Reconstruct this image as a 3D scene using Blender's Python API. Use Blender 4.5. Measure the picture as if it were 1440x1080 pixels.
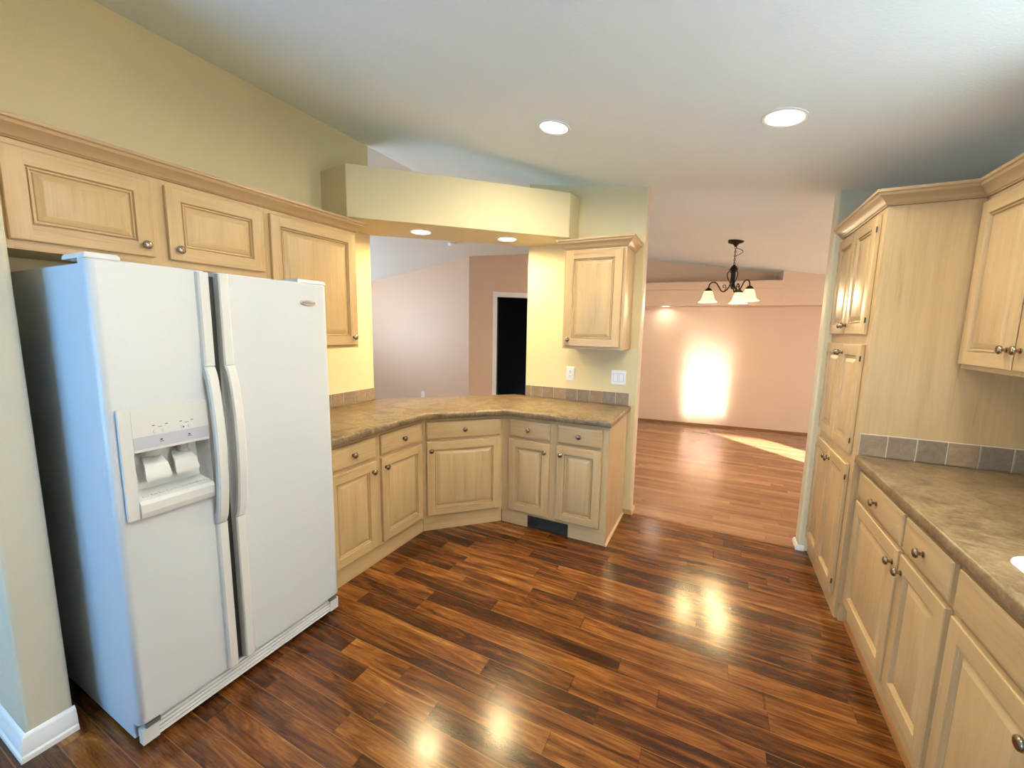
import bpy, bmesh, math, random
from mathutils import Vector, Matrix
random.seed(7)
for o in list(bpy.data.objects): bpy.data.objects.remove(o, do_unlink=True)
scn = bpy.context.scene
COL = scn.collection
PI = math.pi

# ------------------------------------------------------------------ camera
def make_camera():
    pitch, yaw, roll = (math.radians(a) for a in (7.65, 26.47, 0.98))
    cp, sp, cy, sy, cr, sr = math.cos(pitch), math.sin(pitch), math.cos(yaw), math.sin(yaw), math.cos(roll), math.sin(roll)
    fw = Vector((-sy*cp, cy*cp, -sp)); rt = Vector((cy, sy, 0)); up = rt.cross(fw)
    r2 = rt*cr + up*sr; u2 = -rt*sr + up*cr
    cd = bpy.data.cameras.new('camera'); c = bpy.data.objects.new('camera', cd); COL.objects.link(c)
    m = Matrix((r2, u2, -fw)).transposed().to_4x4(); m.translation = Vector((2.515, .22, 1.514))
    c.matrix_world = m
    cd.sensor_fit = 'HORIZONTAL'; cd.sensor_width = 36; cd.lens = 36*575.5/1440
    cd.clip_start = .02
    scn.camera = c
make_camera()

# ------------------------------------------------------------------ world, sun, daylight, exposure
scn.view_settings.view_transform = 'Standard'
scn.view_settings.look = 'None'
scn.view_settings.gamma = 1
scn.view_settings.use_curve_mapping = False
scn.view_settings.exposure = 0.27
world = bpy.data.worlds.new('sky'); scn.world = world
world.use_nodes = True
wn = world.node_tree
wn.nodes['Background'].inputs[0].default_value = (.45, .66, 1, 1)
wn.nodes['Background'].inputs[1].default_value = 2.0
try:
    scn.cycles.caustics_reflective = True
    scn.cycles.sample_clamp_indirect = 0
    scn.cycles.blur_glossy = .2
    scn.cycles.max_bounces = 10
    scn.cycles.diffuse_bounces = 6
except Exception: pass

def lamp(name, kind, loc, energy, color, direction=None, **kw):
    d = bpy.data.lights.new(name, kind); d.energy = energy; d.color = color
    for k, v in kw.items(): setattr(d, k, v)
    o = bpy.data.objects.new(name, d); COL.objects.link(o); o.location = loc
    if direction is not None: o.rotation_euler = Vector(direction).to_track_quat('-Z', 'Y').to_euler()
    return o
SUN_DIR = (-.7, .7, -.29)
lamp('sun', 'SUN', (12, -3, 6), 80, (1, .95, .88), SUN_DIR, angle=math.radians(.6))
DAY = (.62, .80, 1)
# daylight at each unseen window; sink and slider ones added to brighten the rooms
lamp('fill_sink', 'AREA', (3.79, 1.45, 1.58), 18, (.72, .89, 1), (-1, -.05, .5), shape='RECTANGLE', size=.9, size_y=.85)
lamp('daylight_breakfast', 'AREA', (.25, -1.74, 1.25), 62, (.11, .50, 1), (.1, 1, .6), shape='RECTANGLE', size=1.5, size_y=1.5)
lamp('daylight_living', 'AREA', (-4.42, 3.2, 1.35), 165, (.82, .90, 1), (1, .1, 1.7), shape='RECTANGLE', size=2.8, size_y=1.6)
lamp('daylight_dining', 'AREA', (7.8, 2.16, 1.5), 14, (.9, .94, 1), (0, 1, 0), shape='RECTANGLE', size=.6, size_y=.9)
lamp('fill_slider', 'AREA', (8.42, 5.4, 1.1), 85, (.90, .95, 1), (-1, 0, 1.1), shape='RECTANGLE', size=2.0, size_y=1.9)

# ------------------------------------------------------------------ materials
class NT:
    def __init__(s, name):
        s.m = bpy.data.materials.new(name); s.m.use_nodes = True
        s.t = s.m.node_tree; s.b = s.t.nodes['Principled BSDF']
    def n(s, typ, **kw):
        n = s.t.nodes.new(typ)
        for k, v in kw.items():
            if k.startswith('i_'):
                n.inputs[k[2:].replace('_', ' ')].default_value = v
            else: setattr(n, k, v)
        return n
    def l(s, a, b): s.t.links.new(a, b)
    def math(s, op, a, b=None, c=None):
        n = s.t.nodes.new('ShaderNodeMath'); n.operation = op
        for i, v in enumerate((a, b, c)):
            if v is None: continue
            if isinstance(v, (int, float)): n.inputs[i].default_value = v
            else: s.l(v, n.inputs[i])
        return n.outputs[0]
    def ramp(s, fac, stops):
        r = s.t.nodes.new('ShaderNodeValToRGB'); e = r.color_ramp.elements
        e[0].position, e[0].color = stops[0][0], (*stops[0][1], 1)
        e[1].position, e[1].color = stops[-1][0], (*stops[-1][1], 1)
        for p, c in stops[1:-1]:
            x = e.new(p); x.color = (*c, 1)
        s.l(fac, r.inputs[0]); return r.outputs[0]
    def mix(s, fac, a, b, blend='MIX'):
        n = s.t.nodes.new('ShaderNodeMix'); n.data_type = 'RGBA'; n.blend_type = blend
        for sock, v in ((n.inputs[0], fac), (n.inputs[6], a), (n.inputs[7], b)):
            if isinstance(v, (int, float)): sock.default_value = v
            elif isinstance(v, tuple): sock.default_value = (*v, 1)
            else: s.l(v, sock)
        return n.outputs[2]
    def bump(s, h, strength, dist=.01):
        b = s.t.nodes.new('ShaderNodeBump'); b.inputs['Strength'].default_value = strength; b.inputs['Distance'].default_value = dist
        s.l(h, b.inputs['Height']); s.l(b.outputs[0], s.b.inputs['Normal'])

def plain(name, col, rough=.5, metal=0., spec=.5, coat=0.):
    k = NT(name); b = k.b
    b.inputs['Base Color'].default_value = (*col, 1); b.inputs['Roughness'].default_value = rough
    b.inputs['Metallic'].default_value = metal; b.inputs['Specular IOR Level'].default_value = spec
    b.inputs['Coat Weight'].default_value = coat
    return k.m
def paint(name, col, rough=.6, bump=.25, scale=160):
    k = NT(name); b = k.b
    tc = k.n('ShaderNodeTexCoord')
    nz = k.n('ShaderNodeTexNoise', i_Scale=scale, i_Detail=3.0); k.l(tc.outputs['Object'], nz.inputs['Vector'])
    n2 = k.n('ShaderNodeTexNoise', i_Scale=1.6, i_Detail=2.0); k.l(tc.outputs['Object'], n2.inputs['Vector'])
    c = k.mix(n2.outputs[0], tuple(x*.96 for x in col), tuple(min(1, x*1.03) for x in col))
    k.l(c, b.inputs['Base Color']); b.inputs['Roughness'].default_value = rough
    k.bump(nz.outputs[0], bump, .002)
    return k.m
def emit(name, col, strength):
    k = NT(name); k.b.inputs['Base Color'].default_value = (*col, 1)
    k.b.inputs['Emission Color'].default_value = (*col, 1); k.b.inputs['Emission Strength'].default_value = strength
    return k.m

def wood(name, axis, light=(.575, .41, .212), dark=(.35, .222, .104), rough=.36):
    k = NT(name); b = k.b
    tc = k.n('ShaderNodeTexCoord'); oi = k.n('ShaderNodeObjectInfo')
    off = k.n('ShaderNodeVectorMath', operation='SCALE'); off.inputs[0].default_value = (7.1, 3.7, 5.3)
    k.l(oi.outputs['Random'], off.inputs['Scale'])
    add = k.n('ShaderNodeVectorMath', operation='ADD'); k.l(tc.outputs['Object'], add.inputs[0]); k.l(off.outputs[0], add.inputs[1])
    sc = [14.0, 14.0, 14.0]; sc['xyz'.index(axis)] = .9
    mp = k.n('ShaderNodeMapping'); mp.inputs['Scale'].default_value = sc; k.l(add.outputs[0], mp.inputs['Vector'])
    n1 = k.n('ShaderNodeTexNoise', i_Scale=1.3, i_Detail=5.0, i_Roughness=.62, i_Distortion=.5); k.l(mp.outputs[0], n1.inputs['Vector'])
    sc2 = [120.0, 120.0, 120.0]; sc2['xyz'.index(axis)] = 5.0
    mp2 = k.n('ShaderNodeMapping'); mp2.inputs['Scale'].default_value = sc2; k.l(add.outputs[0], mp2.inputs['Vector'])
    n2 = k.n('ShaderNodeTexNoise', i_Scale=1.5, i_Detail=3.0); k.l(mp2.outputs[0], n2.inputs['Vector'])
    n3 = k.n('ShaderNodeTexNoise', i_Scale=3.0, i_Detail=2.0); k.l(add.outputs[0], n3.inputs['Vector'])
    f = k.math('ADD', k.math('MULTIPLY', n1.outputs[0], .62), k.math('ADD', k.math('MULTIPLY', n2.outputs[0], .26), k.math('MULTIPLY', n3.outputs[0], .2)))
    c = k.ramp(f, [(.34, dark), (.47, tuple((a*.3+c2*.7) for a, c2 in zip(dark, light))), (.64, light)])
    k.l(c, b.inputs['Base Color']); b.inputs['Roughness'].default_value = rough
    b.inputs['Specular IOR Level'].default_value = .4
    k.bump(n2.outputs[0], .08, .002)
    return k.m

def planks(name, cols, roww, lmin, lmax, rough, gap=.0016, grain=1.0):
    k = NT(name); b = k.b
    tc = k.n('ShaderNodeTexCoord'); sp = k.n('ShaderNodeSeparateXYZ'); k.l(tc.outputs['Object'], sp.inputs[0])
    x, y = sp.outputs[0], sp.outputs[1]
    yr = k.math('DIVIDE', k.math('ADD', y, 20.0), roww); row = k.math('FLOOR', yr); fy = k.math('FRACT', yr)
    w1 = k.n('ShaderNodeTexWhiteNoise', noise_dimensions='1D'); k.l(row, w1.inputs['W'])
    w1b = k.n('ShaderNodeTexWhiteNoise', noise_dimensions='1D'); k.l(k.math('ADD', row, 311.7), w1b.inputs['W'])
    ln = k.math('ADD', k.math('MULTIPLY', w1.outputs[0], lmax-lmin), lmin)
    xr = k.math('ADD', k.math('DIVIDE', k.math('ADD', x, 20.0), ln), k.math('MULTIPLY', w1b.outputs[0], 9.0))
    # uneven strip lengths inside one row
    xw = k.math('ADD', xr, k.math('MULTIPLY', k.math('SINE', k.math('MULTIPLY', xr, 2.4)), .22))
    colm = k.math('FLOOR', xw); fx = k.math('FRACT', xw)
    cv = k.n('ShaderNodeCombineXYZ'); k.l(row, cv.inputs[0]); k.l(colm, cv.inputs[1])
    w2 = k.n('ShaderNodeTexWhiteNoise', noise_dimensions='2D'); k.l(cv.outputs[0], w2.inputs['Vector'])
    rnd = w2.outputs[0]
    # grain
    gx = k.math('ADD', k.math('MULTIPLY', x, 1.8), k.math('MULTIPLY', rnd, 63.0))
    gv = k.n('ShaderNodeCombineXYZ'); k.l(gx, gv.inputs[0]); k.l(k.math('MULTIPLY', y, 15.0), gv.inputs[1]); k.l(k.math('MULTIPLY', rnd, 31.0), gv.inputs[2])
    n1 = k.n('ShaderNodeTexNoise', i_Scale=1.2, i_Detail=7.0, i_Roughness=.65, i_Distortion=1.1); k.l(gv.outputs[0], n1.inputs['Vector'])
    gv2 = k.n('ShaderNodeCombineXYZ'); k.l(k.math('MULTIPLY', gx, 4.0), gv2.inputs[0]); k.l(k.math('MULTIPLY', y, 170.0), gv2.inputs[1])
    n2 = k.n('ShaderNodeTexNoise', i_Scale=1.0, i_Detail=4.0, i_Roughness=.6); k.l(gv2.outputs[0], n2.inputs['Vector'])
    g = k.math('ADD', k.math('MULTIPLY', k.math('SUBTRACT', n1.outputs[0], .5), 1.75*grain), k.math('MULTIPLY', k.math('SUBTRACT', n2.outputs[0], .5), .55*grain))
    f = k.math('ADD', k.math('ADD', k.math('MULTIPLY', rnd, .40), .28), g)
    c = k.ramp(f, [(0.0, cols[0]), (.30, cols[1]), (.55, cols[2]), (.8, cols[3]), (1.0, cols[4])])
    gy = k.math('LESS_THAN', k.math('MULTIPLY', k.math('MINIMUM', fy, k.math('SUBTRACT', 1.0, fy)), roww), gap)
    gxm = k.math('LESS_THAN', k.math('MULTIPLY', k.math('MINIMUM', fx, k.math('SUBTRACT', 1.0, fx)), .6), gap)
    gm = k.math('MAXIMUM', gy, gxm)
    c = k.mix(k.math('MULTIPLY', gy, .35), c, cols[4])  # lighter strip edges: bevel glint put into the colour
    c = k.mix(k.math('MULTIPLY', gxm, .4), c, tuple(v*.5 for v in cols[0]))
    k.l(c, b.inputs['Base Color'])
    k.l(k.math('ADD', k.math('MULTIPLY', n1.outputs[0], .10), rough-.05), b.inputs['Roughness'])
    b.inputs['Specular IOR Level'].default_value = .55
    n4 = k.n('ShaderNodeTexNoise', i_Scale=7.0, i_Detail=1.0); k.l(tc.outputs['Object'], n4.inputs['Vector'])
    k.bump(k.math('ADD', k.math('MULTIPLY', gm, -.6), k.math('MULTIPLY', n4.outputs[0], 1.2)), .05, .002)
    return k.m

def laminate(name):
    k = NT(name); b = k.b
    tc = k.n('ShaderNodeTexCoord')
    n1 = k.n('ShaderNodeTexNoise', i_Scale=7.0, i_Detail=8.0, i_Roughness=.7, i_Distortion=1.2); k.l(tc.outputs['Object'], n1.inputs['Vector'])
    n2 = k.n('ShaderNodeTexNoise', i_Scale=55.0, i_Detail=4.0, i_Roughness=.7); k.l(tc.outputs['Object'], n2.inputs['Vector'])
    f = k.math('ADD', k.math('MULTIPLY', n1.outputs[0], .65), k.math('MULTIPLY', n2.outputs[0], .4))
    c = k.ramp(f, [(.36, (.075, .047, .022)), (.50, (.195, .135, .070)), (.64, (.33, .245, .135))])
    k.l(c, b.inputs['Base Color']); b.inputs['Roughness'].default_value = .33
    k.bump(n2.outputs[0], .06, .002)
    return k.m

def tile_mat(name):
    k = NT(name); b = k.b
    tc = k.n('ShaderNodeTexCoord')
    geo = k.n('ShaderNodeNewGeometry')
    r = geo.outputs['Random Per Island']
    n1 = k.n('ShaderNodeTexNoise', i_Scale=22.0, i_Detail=7.0, i_Roughness=.7, i_Distortion=1.5); k.l(tc.outputs['Object'], n1.inputs['Vector'])
    ca = k.ramp(r, [(0.0, (.36, .225, .125)), (.35, (.44, .30, .185)), (.7, (.38, .295, .20)), (1.0, (.30, .24, .175))])
    c = k.mix(k.math('MULTIPLY', n1.outputs[0], 1.2), (.14, .095, .06), ca)
    c = k.mix(k.ramp(n1.outputs[0], [(.55, (0, 0, 0)), (.75, (.5, .5, .5))]), c, (.36, .27, .18))
    k.l(c, b.inputs['Base Color']); b.inputs['Roughness'].default_value = .45
    k.bump(n1.outputs[0], .15, .004)
    return k.m

def glass_mat():
    m = bpy.data.materials.new('window_glass'); m.use_nodes = True; t = m.node_tree
    for n in list(t.nodes): t.nodes.remove(n)
    out = t.nodes.new('ShaderNodeOutputMaterial'); mx = t.nodes.new('ShaderNodeMixShader'); tr = t.nodes.new('ShaderNodeBsdfTransparent'); gl = t.nodes.new('ShaderNodeBsdfGlossy')
    gl.inputs['Roughness'].default_value = .02; mx.inputs[0].default_value = .08
    t.links.new(tr.outputs[0], mx.inputs[1]); t.links.new(gl.outputs[0], mx.inputs[2]); t.links.new(mx.outputs[0], out.inputs[0])
    return m

YELLOW = paint('yellow_wall_paint', (.70, .61, .37))
PEACH = paint('peach_wall_paint', (.63, .475, .35), rough=.42)
BEIGE = paint('beige_wall_paint', (.60, .55, .42))
WHITE_CEIL = paint('white_ceiling_paint', (.76, .845, .85), rough=.85, bump=.5, scale=110)
WHITE_TRIM = plain('white_trim_paint', (.80, .81, .80), .35)
WV = wood('maple_vertical_grain', 'z'); WH = wood('maple_horizontal_grain', 'x'); WY = wood('maple_depth_grain', 'y')
WCX = wood('maple_crown_x', 'x', (.52, .36, .19), (.36, .225, .105)); WCY = wood('maple_crown_y', 'y', (.52, .36, .19), (.36, .225, .105))
OAK = wood('orange_oak_strip', 'y', (.36, .17, .055), (.22, .095, .03))
FLOOR_K = planks('walnut_laminate_planks', [(.018, .004, .0013), (.055, .0145, .0035), (.135, .042, .0085), (.245, .090, .018), (.39, .18, .05)], .0965, .5, 1.05, .20)
FLOOR_L = planks('oak_laminate_planks', [(.14, .060, .026), (.24, .112, .050), (.33, .165, .080), (.41, .225, .115), (.48, .29, .16)], .064, .5, 1.1, .23, gap=.001, grain=.6)
LAM = laminate('brown_stone_laminate')
TILE = tile_mat('slate_tile'); GROUT = plain('pale_grout', (.70, .65, .55), .8)
NICKEL = plain('brushed_nickel', (.36, .29, .21), .26, 1.0)
HINGE = plain('dark_hinge_metal', (.06, .045, .03), .4, .8)
FRIDGE = paint('white_appliance_enamel', (.53, .58, .625), rough=.34, bump=.22, scale=420)
FR_PL = plain('white_appliance_plastic', (.57, .60, .61), .3)
FR_GREY = plain('grey_control_strip', (.42, .45, .55), .4)
FR_DARK = plain('dark_plastic_gap_shade', (.02, .02, .02), .6)  # dark plastic, also used to paint shade in the gaps
BADGE = plain('silver_badge', (.55, .55, .55), .3, .8)
INK = plain('dark_print', (.05, .05, .055), .5)
PLASTIC_W = plain('white_plastic_plate', (.82, .83, .84), .3)
SLOT = plain('dark_slot', (.03, .03, .03), .6)
BLACKV = plain('black_vent_metal', (.015, .015, .014), .5)
BROWNV = plain('brown_vent_metal', (.16, .075, .03), .5)
IRON = plain('dark_bronze_iron', (.022, .014, .010), .45, .6)
SINKW = plain('white_sink_enamel', (.88, .88, .87), .12)
DARKROOM = plain('room_darkness', (.010, .014, .012), .8)  # near-black wall colour stands in for the missing light
DARKDOOR = plain('dark_green_door', (.008, .020, .016), .5)
GLASS = glass_mat()
DIFF = emit('lit_lamp_glass', (1, .93, .78), 14.0)
SHADE = emit('lit_amber_glass_shade', (1, .74, .24), 1.7)
BULB = emit('lit_bulb', (1, .9, .7), 30.0)

# ------------------------------------------------------------------ mesh builder
class MB:
    def __init__(s): s.v = []; s.f = []; s.m = []
    def quad(s, pts, mi=0):
        b = len(s.v); s.v += [tuple(p) for p in pts]; s.f.append(tuple(range(b, b+len(pts)))); s.m.append(mi)
    def box(s, x0, x1, y0, y1, z0, z1, mi=0):
        b = len(s.v)
        s.v += [(x0,y0,z0),(x1,y0,z0),(x1,y1,z0),(x0,y1,z0),(x0,y0,z1),(x1,y0,z1),(x1,y1,z1),(x0,y1,z1)]
        for f in ((3,2,1,0),(4,5,6,7),(0,1,5,4),(1,2,6,5),(2,3,7,6),(3,0,4,7)):
            s.f.append(tuple(b+i for i in f)); s.m.append(mi)
        return s
    def prism(s, poly, z0, z1, mi=0, side=None):
        """poly CCW; z0/z1 numbers or functions of (x, y); side: material per edge"""
        b = len(s.v); n = len(poly)
        g = lambda z, p: z(*p) if callable(z) else z
        s.v += [(p[0], p[1], g(z0, p)) for p in poly] + [(p[0], p[1], g(z1, p)) for p in poly]
        s.f.append(tuple(b+i for i in reversed(range(n)))); s.m.append(mi)
        s.f.append(tuple(b+n+i for i in range(n))); s.m.append(mi)
        for i in range(n):
            j = (i+1) % n
            s.f.append((b+i, b+j, b+n+j, b+n+i)); s.m.append(side[i] if side else mi)
        return s
    def loops(s, rings, mi=0, cap0=True, cap1=True, closed=True):
        b = len(s.v); n = len(rings[0])
        for r in rings: s.v += [tuple(p) for p in r]
        for k in range(len(rings)-1):
            for i in range(n if closed else n-1):
                j = (i+1) % n
                s.f.append((b+k*n+i, b+k*n+j, b+(k+1)*n+j, b+(k+1)*n+i)); s.m.append(mi)
        if cap0: s.f.append(tuple(b+i for i in reversed(range(n)))); s.m.append(mi)
        if cap1: s.f.append(tuple(b+(len(rings)-1)*n+i for i in range(n))); s.m.append(mi)
        return s
    def lathe(s, prof, c=(0,0,0), axis=(0,0,1), seg=20, mi=0, sx=1., sy=1., cap=True):
        """prof: (radius, height along axis)"""
        q = Vector(axis).to_track_quat('Z', 'Y'); c = Vector(c)
        rings = [[c + q @ Vector((r*math.cos(2*PI*i/seg)*sx, r*math.sin(2*PI*i/seg)*sy, h)) for i in range(seg)] for r, h in prof]
        return s.loops(rings, mi, cap, cap)
    def tube(s, pts, r, seg=8, mi=0, closed=False):
        pts = [Vector(p) for p in pts]; n = len(pts); rings = []
        up = Vector((0, 0, 1)); prev = None
        for i, p in enumerate(pts):
            if closed: t = (pts[(i+1) % n]-pts[i-1]).normalized()
            else: t = (pts[min(i+1, n-1)]-pts[max(i-1, 0)]).normalized()
            if prev is None:
                a = t.orthogonal().normalized()
            else:
                a = (prev - t*prev.dot(t)).normalized()
            prev = a; b = t.cross(a)
            rr = r[i] if isinstance(r, (list, tuple)) else r
            rings.append([p + (a*math.cos(2*PI*k/seg)+b*math.sin(2*PI*k/seg))*rr for k in range(seg)])
        if closed: rings.append(rings[0])
        return s.loops(rings, mi, not closed, not closed)
    def sweep(s, path, prof, mis=None):
        """path: XY points, prof: (outward to the right of travel, z); mitred"""
        P = [Vector((p[0], p[1])) for p in path]; rings = []
        for i, p in enumerate(P):
            d0 = (P[i]-P[i-1]).normalized() if i else (P[1]-P[0]).normalized()
            d1 = (P[i+1]-P[i]).normalized() if i < len(P)-1 else d0
            n0 = Vector((d0.y, -d0.x)); n1 = Vector((d1.y, -d1.x))
            m = (n0+n1); m = m/ max(.2, m.dot(n0)) if m.length > 1e-6 else n0
            rings.append([(p.x+m.x*o, p.y+m.y*o, z) for o, z in prof])
        n = len(prof)
        for k in range(len(rings)-1):
            b = len(s.v); s.v += rings[k]+rings[k+1]; mi = mis[k] if mis else 0
            for i in range(n):
                j = (i+1) % n
                s.f.append((b+i, b+j, b+n+j, b+n+i)); s.m.append(mi)
        for r, rev in ((rings[0], True), (rings[-1], False)):
            s.quad(list(reversed(r)) if rev else r, (mis[0] if rev else mis[-1]) if mis else 0)
        return s
    def build(s, name, mats, parent=None, loc=None, rz=None, smooth=True, merge=True, bevel=0, ang=35):
        me = bpy.data.meshes.new(name)
        me.from_pydata([tuple(v) for v in s.v], [], s.f)
        mats = mats if isinstance(mats, (list, tuple)) else [mats]
        for m in mats: me.materials.append(m)
        for p, mi in zip(me.polygons, s.m): p.material_index = mi
        bm = bmesh.new(); bm.from_mesh(me)
        if merge: bmesh.ops.remove_doubles(bm, verts=bm.verts, dist=1e-5)
        bmesh.ops.recalc_face_normals(bm, faces=bm.faces)
        bm.to_mesh(me); bm.free()
        if smooth:
            for p in me.polygons: p.use_smooth = True
            me.set_sharp_from_angle(angle=math.radians(ang))
        o = bpy.data.objects.new(name, me); COL.objects.link(o)
        if parent: o.parent = parent
        if loc is not None: o.location = loc
        if rz is not None: o.rotation_euler = (0, 0, rz)
        if bevel:
            md = o.modifiers.new('edge', 'BEVEL'); md.width = bevel; md.segments = 2; md.limit_method = 'ANGLE'; md.angle_limit = math.radians(40)
        return o
def tag(o, label=None, cat=None, group=None, kind=None):
    if label: o['label'] = label
    if cat: o['category'] = cat
    if group: o['group'] = group
    if kind: o['kind'] = kind
    return o
def empty(name, loc, rz=0, **kw):
    o = bpy.data.objects.new(name, None); COL.objects.link(o); o.location = loc; o.rotation_euler = (0, 0, rz)
    o.empty_display_size = .1
    return tag(o, **kw)
def struct(o, label=None): o['kind'] = 'structure'; return tag(o, label)
def offset_poly(poly, d):
    """move every edge of a CCW polygon inward by d"""
    n = len(poly); out = []
    for i in range(n):
        p0, p1, p2 = Vector(poly[i-1]), Vector(poly[i]), Vector(poly[(i+1) % n])
        d0, d1 = (p1-p0).normalized(), (p2-p1).normalized()
        n0, n1 = Vector((-d0.y, d0.x)), Vector((-d1.y, d1.x))
        m = n0+n1; m = m/m.dot(n0)
        out.append((p1.x+m.x*d, p1.y+m.y*d))
    return out
def round_poly(poly, rads, seg=5):
    n = len(poly); out = []
    for i in range(n):
        r = rads[i]
        p0, p1, p2 = Vector(poly[i-1]), Vector(poly[i]), Vector(poly[(i+1) % n])
        if r <= 0: out.append(tuple(p1)); continue
        a = (p0-p1).normalized(); b = (p2-p1).normalized()
        half = a.angle(b)/2; t = r/math.tan(half)
        s, e = p1+a*t, p1+b*t
        c = p1+(a+b).normalized()*(r/math.sin(half))
        for k in range(seg+1):
            q = s.lerp(e, k/seg)-c; q = c+q.normalized()*r
            out.append((q.x, q.y))
    return out

# ------------------------------------------------------------------ room shell
def CEIL(x, y=0): return 2.885-.15*min(x, 3.94) if x >= 0 else 2.885+.155*x
YB0 = 7.242                                  # the far living wall runs slightly askew
def YB(x): return YB0+.1*x
FX = 3.82                                    # right kitchen wall
def wall(name, mb, mats): return struct(mb.build(name, mats, smooth=False))

def ss(name, poly, z0, z1, mats, side=None):
    return wall(name, MB().prism(poly, z0, z1, 0, side), mats)

# floors
m = MB(); m.box(-4.7, 3.95, -2.0, 3.60, -.08, 0); struct(m.build('floor', FLOOR_K, smooth=False))
m = MB(); m.box(-4.7, 8.7, 3.60, 8.3, -.08, 0); m.box(3.95, 8.7, 1.9, 3.60, -.08, 0); struct(m.build('floor_living', FLOOR_L, smooth=False))
# thin transition strip between the two floors
m = MB(); m.sweep([(1.97, 3.60), (3.13, 3.60)], [(-.022, 0), (-.018, .005), (.018, .005), (.022, 0)]); struct(m.build('trim_1', wood('transition_oak', 'x', (.34, .15, .05), (.2, .08, .025))))
# ceilings
m = MB(); m.prism([(0, -2.0), (3.94, -2.0), (3.94, 8.3), (0, 8.3)], CEIL, lambda x, y: CEIL(x)+.1); m.prism([(3.94, 2.0), (8.7, 2.0), (8.7, 8.3), (3.94, 8.3)], CEIL, lambda x, y: CEIL(x)+.1); struct(m.build('ceiling', WHITE_CEIL, smooth=False))
m = MB(); m.prism([(-4.7, -2.0), (0, -2.0), (0, 8.3), (-4.7, 8.3)], CEIL, lambda x, y: CEIL(x)+.1); struct(m.build('ceiling_living', WHITE_CEIL, smooth=False))

# left kitchen wall (yellow in the kitchen, peach on the living side)
ss('wall_left', [(-.11, .711), (0, .711), (0, 2.71), (-.11, 2.71)], 0, CEIL, [YELLOW, PEACH], [1, 0, 1, 1])
# wall end beside the fridge
st = round_poly([(-4.5, .59), (0, .59), (.462, .59), (.462, .71), (0, .71), (-4.5, .71)], [0, 0, .018, .018, 0, 0])
ss('wall_stub', st, 0, CEIL, [BEIGE, PEACH], [0]*(len(st)-2)+[1, 0])
# far kitchen wall with the small cabinet
fw_ = round_poly([(.985, 3.572), (1.97, 3.572), (1.97, 3.69), (.985, 3.69)], [0, .016, .016, 0])
ss('wall_far', fw_, 0, CEIL, [YELLOW, PEACH], [0]*4 + [1]*(len(fw_)-4))
# strip of wall beyond the pantry
fr_ = [(3.13, 3.573), (FX, 3.573), (FX, 3.69), (3.13, 3.69)]
ss('wall_pantry', round_poly(fr_, [.014, 0, 0, .014]), 0, CEIL, [paint('pale_yellow_wall_paint', (.68, .62, .43)), PEACH], None)
def wall_open(name, axis, c0, c1, a0, a1, o0, o1, z0, z1, mats):
    """straight wall along an axis with one rectangular opening"""
    mb = MB()
    def pr(p, q, za, zb):
        poly = [(c0, p), (c1, p), (c1, q), (c0, q)] if axis == 'y' else [(p, c0), (q, c0), (q, c1), (p, c1)]
        mb.prism(poly, za, zb)
    pr(a0, o0, 0, CEIL); pr(o1, a1, 0, CEIL)
    if z0 > 0: pr(o0, o1, 0, z0)
    pr(o0, o1, z1, CEIL)
    return wall(name, mb, mats)
wall_open('wall_right', 'y', FX, FX+.12, -1.8, 3.69, .95, 1.95, 1.12, 2.05, [YELLOW])
wall_open('wall_dining', 'x', 2.0, 2.12, FX+.12, 8.5, 7.38, 8.2, .95, 2.08, [PEACH])
wall_open('wall_dining_side', 'y', 8.5, 8.62, 2.0, 8.2, 4.4, 6.4, .05, 2.05, [PEACH])
wall_open('wall_back', 'x', -1.92, -1.8, -2.5, FX, -.55, 1.05, .45, 2.08, [BEIGE])
ss('wall_sun_block', [(4.9, -5), (5.0, -5), (5.0, 1.5), (4.9, 1.5)], 0, 4.2, [BEIGE])  # added out of view to keep the sun off the sink window
ss('wall_breakfast', [(-2.62, -1.92), (-2.5, -1.92), (-2.5, .59), (-2.62, .59)], 0, CEIL, [BEIGE])
wall_open('wall_living', 'y', -4.62, -4.5, .59, 6.25, 1.8, 4.6, .5, 2.1, [PEACH])
ss('wall_lilac', [(-4.5, 6.133), (-1.26, 6.133), (-1.26, 6.24), (-4.5, 6.24)], 0, CEIL, [PEACH])
ss('wall_behind', [(-.16, YB(-.16)), (8.6, YB(8.6)), (8.6, YB(8.6)+.12), (-.16, YB(-.16)+.12)], 0, CEIL, [PEACH])
# angled wall with the doorway
R2 = math.sqrt(.5)
def WB(t, d=0): return (-1.26+R2*t+R2*d, 6.133+R2*t-R2*d)          # t along, d out of the wall
DT0, DT1, DZ = .475, 1.285, 2.075
mb = MB()
def wbp(t0, t1, z0, z1): mb.prism([WB(t0), WB(t1), WB(t1, -.11), WB(t0, -.11)], z0, z1)
wbp(0, DT0, 0, CEIL); wbp(DT1, 1.575, 0, CEIL); wbp(DT0, DT1, DZ, CEIL)
wall('wall_angled', mb, [PEACH])
mb = MB()                                     # unlit room behind the doorway, its darkness put into the wall colour
for q in (([WB(.2, -1.6), WB(2.0, -1.6), WB(2.0, -1.7), WB(.2, -1.7)]), ([WB(.2, -.13), WB(.3, -.13), WB(.3, -1.6), WB(.2, -1.6)]), ([WB(1.9, -.13), WB(2.0, -.13), WB(2.0, -1.6), WB(1.9, -1.6)])):
    mb.prism(q[::-1], 0, 2.5)
mb.prism([WB(.2, -1.7), WB(2.0, -1.7), WB(2.0, -.13), WB(.2, -.13)][::1], 2.5, 2.55)
wall('wall_hall', mb, [DARKROOM])
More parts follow.
